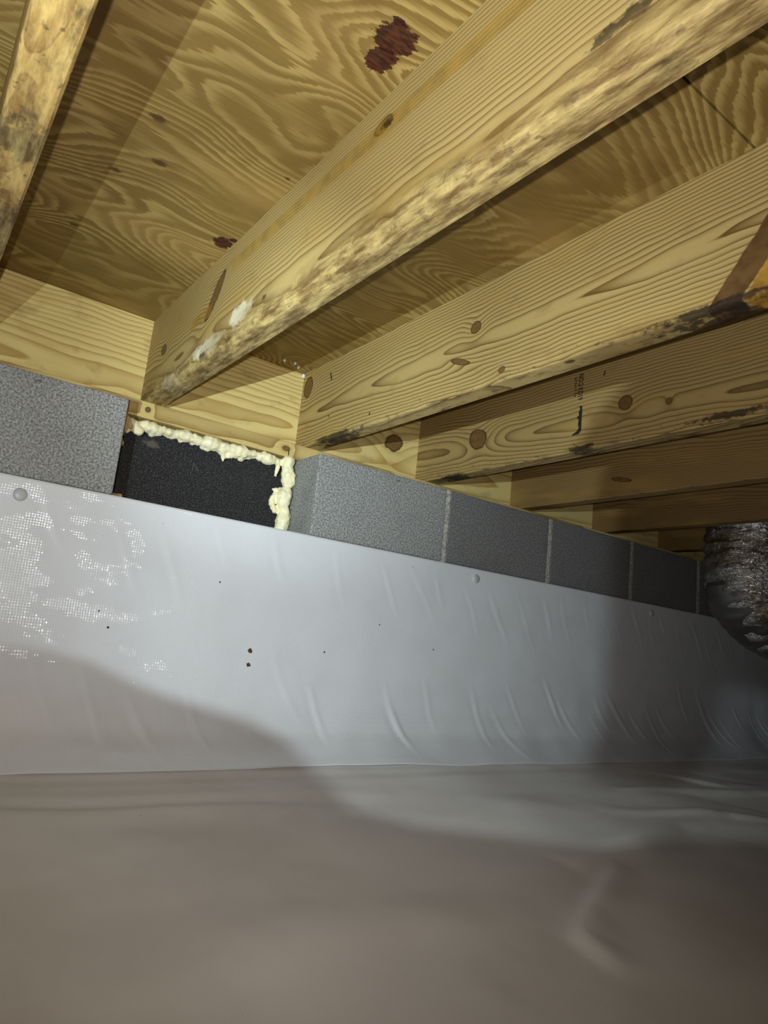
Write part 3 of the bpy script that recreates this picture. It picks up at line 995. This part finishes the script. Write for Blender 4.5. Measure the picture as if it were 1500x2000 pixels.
def tube(name, path, radii, mat, parent, seg=72, wr=0.006, freq=(16, 40), seed=0):
    pts = [Vector(q) for q in path]
    # dense resample with Catmull-Rom
    dense, rad = [], []
    for i in range(len(pts) - 1):
        p0, p1, p2, p3 = pts[max(i - 1, 0)], pts[i], pts[i + 1], pts[min(i + 2, len(pts) - 1)]
        for j in range(16):
            t = j / 16
            dense.append(0.5 * ((2 * p1) + (p2 - p0) * t + (2 * p0 - 5 * p1 + 4 * p2 - p3) * t * t + (3 * p1 - p0 - 3 * p2 + p3) * t ** 3))
            rad.append(radii[i] * (1 - t) + radii[i + 1] * t)
    dense.append(pts[-1]); rad.append(radii[-1])
    verts, faces = [], []
    ref = Vector((0, 1, 0))
    for i, c in enumerate(dense):
        tg = (dense[min(i + 1, len(dense) - 1)] - dense[max(i - 1, 0)]).normalized()
        u = (ref - tg * ref.dot(tg)).normalized()
        v = tg.cross(u)
        ref = u
        for j in range(seg):
            a = j / seg * 2 * math.pi
            d = u * math.cos(a) + v * math.sin(a)
            q = c + d * rad[i]
            nn = mnoise.noise(Vector((q.x * freq[0], q.y * freq[0], q.z * freq[0] * 2 + seed)))
            n2 = abs(mnoise.noise(Vector((q.x * freq[1] + 5, q.y * freq[1], q.z * freq[1] * 1.8 + seed))))
            verts.append(q + d * (wr * nn - wr * 0.9 * n2 + wr * 0.5 * math.sin(i * 1.15 + 2 * nn)))
    n = len(dense)
    for i in range(n - 1):
        for j in range(seg):
            k2 = (j + 1) % seg
            faces.append((i * seg + j, i * seg + k2, (i + 1) * seg + k2, (i + 1) * seg + j))
    faces.append(tuple(range(seg))[::-1]); faces.append(tuple(range((n - 1) * seg, n * seg)))
    return obj(name, verts, faces, mat, parent, smooth_=True)


duct = empty('flexible_duct', (0, 0, 0))
tag(duct, 'silver foil flexible duct dropping from the joists and bending away at the right edge', 'duct')
tube('foil_jacket', [(1.40, -0.30, 0.215), (1.40, -0.30, 0.10), (1.395, -0.30, 0.0), (1.40, -0.305, -0.09), (1.44, -0.32, -0.165), (1.53, -0.35, -0.215), (1.66, -0.40, -0.245), (1.85, -0.48, -0.265), (2.1, -0.58, -0.28)],
     [0.132, 0.136, 0.138, 0.142, 0.138, 0.132, 0.126, 0.126, 0.126], M_FOIL, duct, wr=0.010, freq=(14, 34), seed=2)
tube('loose_sleeve', [(1.385, -0.285, -0.10), (1.40, -0.29, -0.15), (1.45, -0.31, -0.195), (1.53, -0.34, -0.232), (1.66, -0.39, -0.262), (1.85, -0.47, -0.282)],
     [0.118, 0.122, 0.122, 0.118, 0.112, 0.108], M_SLEEVE, duct, wr=0.003, freq=(10, 24), seed=7)

# ------------------------------------------------------------------ added unseen tripod body at the lamp position, with plates that cast its shadows
m, b, P, x, y, z = new_mat('black_plastic')
M_BLK = finish(m, b, srgb(34, 34, 36), 0.5)
wl = empty('added_work_light', (LAMP.x, LAMP.y, float(floor_height(np.array(LAMP.x), np.array(LAMP.y)))))
tag(wl, 'added unseen black tripod work light with shadow-casting plates, left of the camera', 'lamp')


def polar(az, el, r):
    az, el = math.radians(az), math.radians(el)
    return Vector((math.sin(az) * math.cos(el), math.cos(az) * math.cos(el), math.sin(el))) * r + LAMP - Vector(wl.location)


def shell(name, cols, r, th, mat):
    """a thin curved plate; cols = [(azimuth, upper elevation, lower elevation)]"""
    verts, faces = [], []
    nr = 7
    for rr in (r, r + th):
        for az, hi_, lo_ in cols:
            for k3 in range(nr): verts.append(polar(az, hi_ + (lo_ - hi_) * k3 / (nr - 1), rr))
    nc = len(cols); o2 = nc * nr
    for i in range(nc - 1):
        for j in range(nr - 1):
            a = i * nr + j
            faces.append((a, a + 1, a + nr + 1, a + nr))
            faces.append((o2 + a, o2 + a + nr, o2 + a + nr + 1, o2 + a + 1))
    rim_ = [i * nr for i in range(nc)] + [(nc - 1) * nr + j for j in range(1, nr)] + [i * nr + nr - 1 for i in range(nc - 2, -1, -1)] + [j for j in range(nr - 2, 0, -1)]
    for i in range(len(rim_)):
        a, c = rim_[i], rim_[(i + 1) % len(rim_)]
        faces.append((a, o2 + a, o2 + c, c))
    return obj(name, verts, faces, mat, wl)


LOWER_BLOCKER = [(a_, e_, -66) for a_, e_ in ((-40, -8), (-10, -8), (10, -8), (18.6, -8.3), (22, -8.4), (25.6, -8.8), (28.8, -10.0), (32, -10.8), (35, -11.3), (39, -11.9), (42.1, -12.9),
                                    (44, -14.3), (47.4, -16.4), (50, -18.0), (56, -18.2), (63.5, -17.1), (69, -16.3), (72.3, -14.0), (80, -11), (100, -8))]  # added plate, upper edge shaped to give the shadow on lower wall and floor
SIDE_BLOCKER = [(62.4, 10, -9.6), (63.2, 13, -10.6), (64.5, 15, -11), (66, 17, -11), (68.3, 19, -10.8), (68.8, 19.2, -10), (69.0, 19.5, -2.2), (75, 21, -2.5), (85, 21, -3), (100, 20, -3)]  # added plate standing in for a hand, blocks the beam at the right
shell('lower_light_blocker', LOWER_BLOCKER, 0.14, 0.002, M_BLK)
shell('side_light_blocker', SIDE_BLOCKER, 0.135, 0.006, M_BLK)
back = LAMP - (BEAM_AIM - LAMP) * 0.03 - Vector(wl.location)
bm = bmesh.new()
bmesh.ops.create_cone(bm, cap_ends=True, segments=24, radius1=0.030, radius2=0.024, depth=0.045)
bm.transform(Matrix.Translation(back) @ (BEAM_AIM - LAMP).to_track_quat('Z', 'Y').to_matrix().to_4x4())
bmobj('lamp_head', bm, M_BLK, wl)
bar('blocker_stem', polar(98, 8, 0.139), back, 0.010, 0.010, M_BLK, wl)  # holds the added side plate to the lamp head
bar('pole', (0, 0, 0.07), (back.x, back.y, back.z - 0.02), 0.014, 0.014, M_BLK, wl)
for k3 in range(3):
    a = math.radians(200 + 120 * k3)
    bar('leg', (0, 0, 0.09), (0.10 * math.cos(a), 0.10 * math.sin(a), 0.004), 0.012, 0.012, M_BLK, wl)
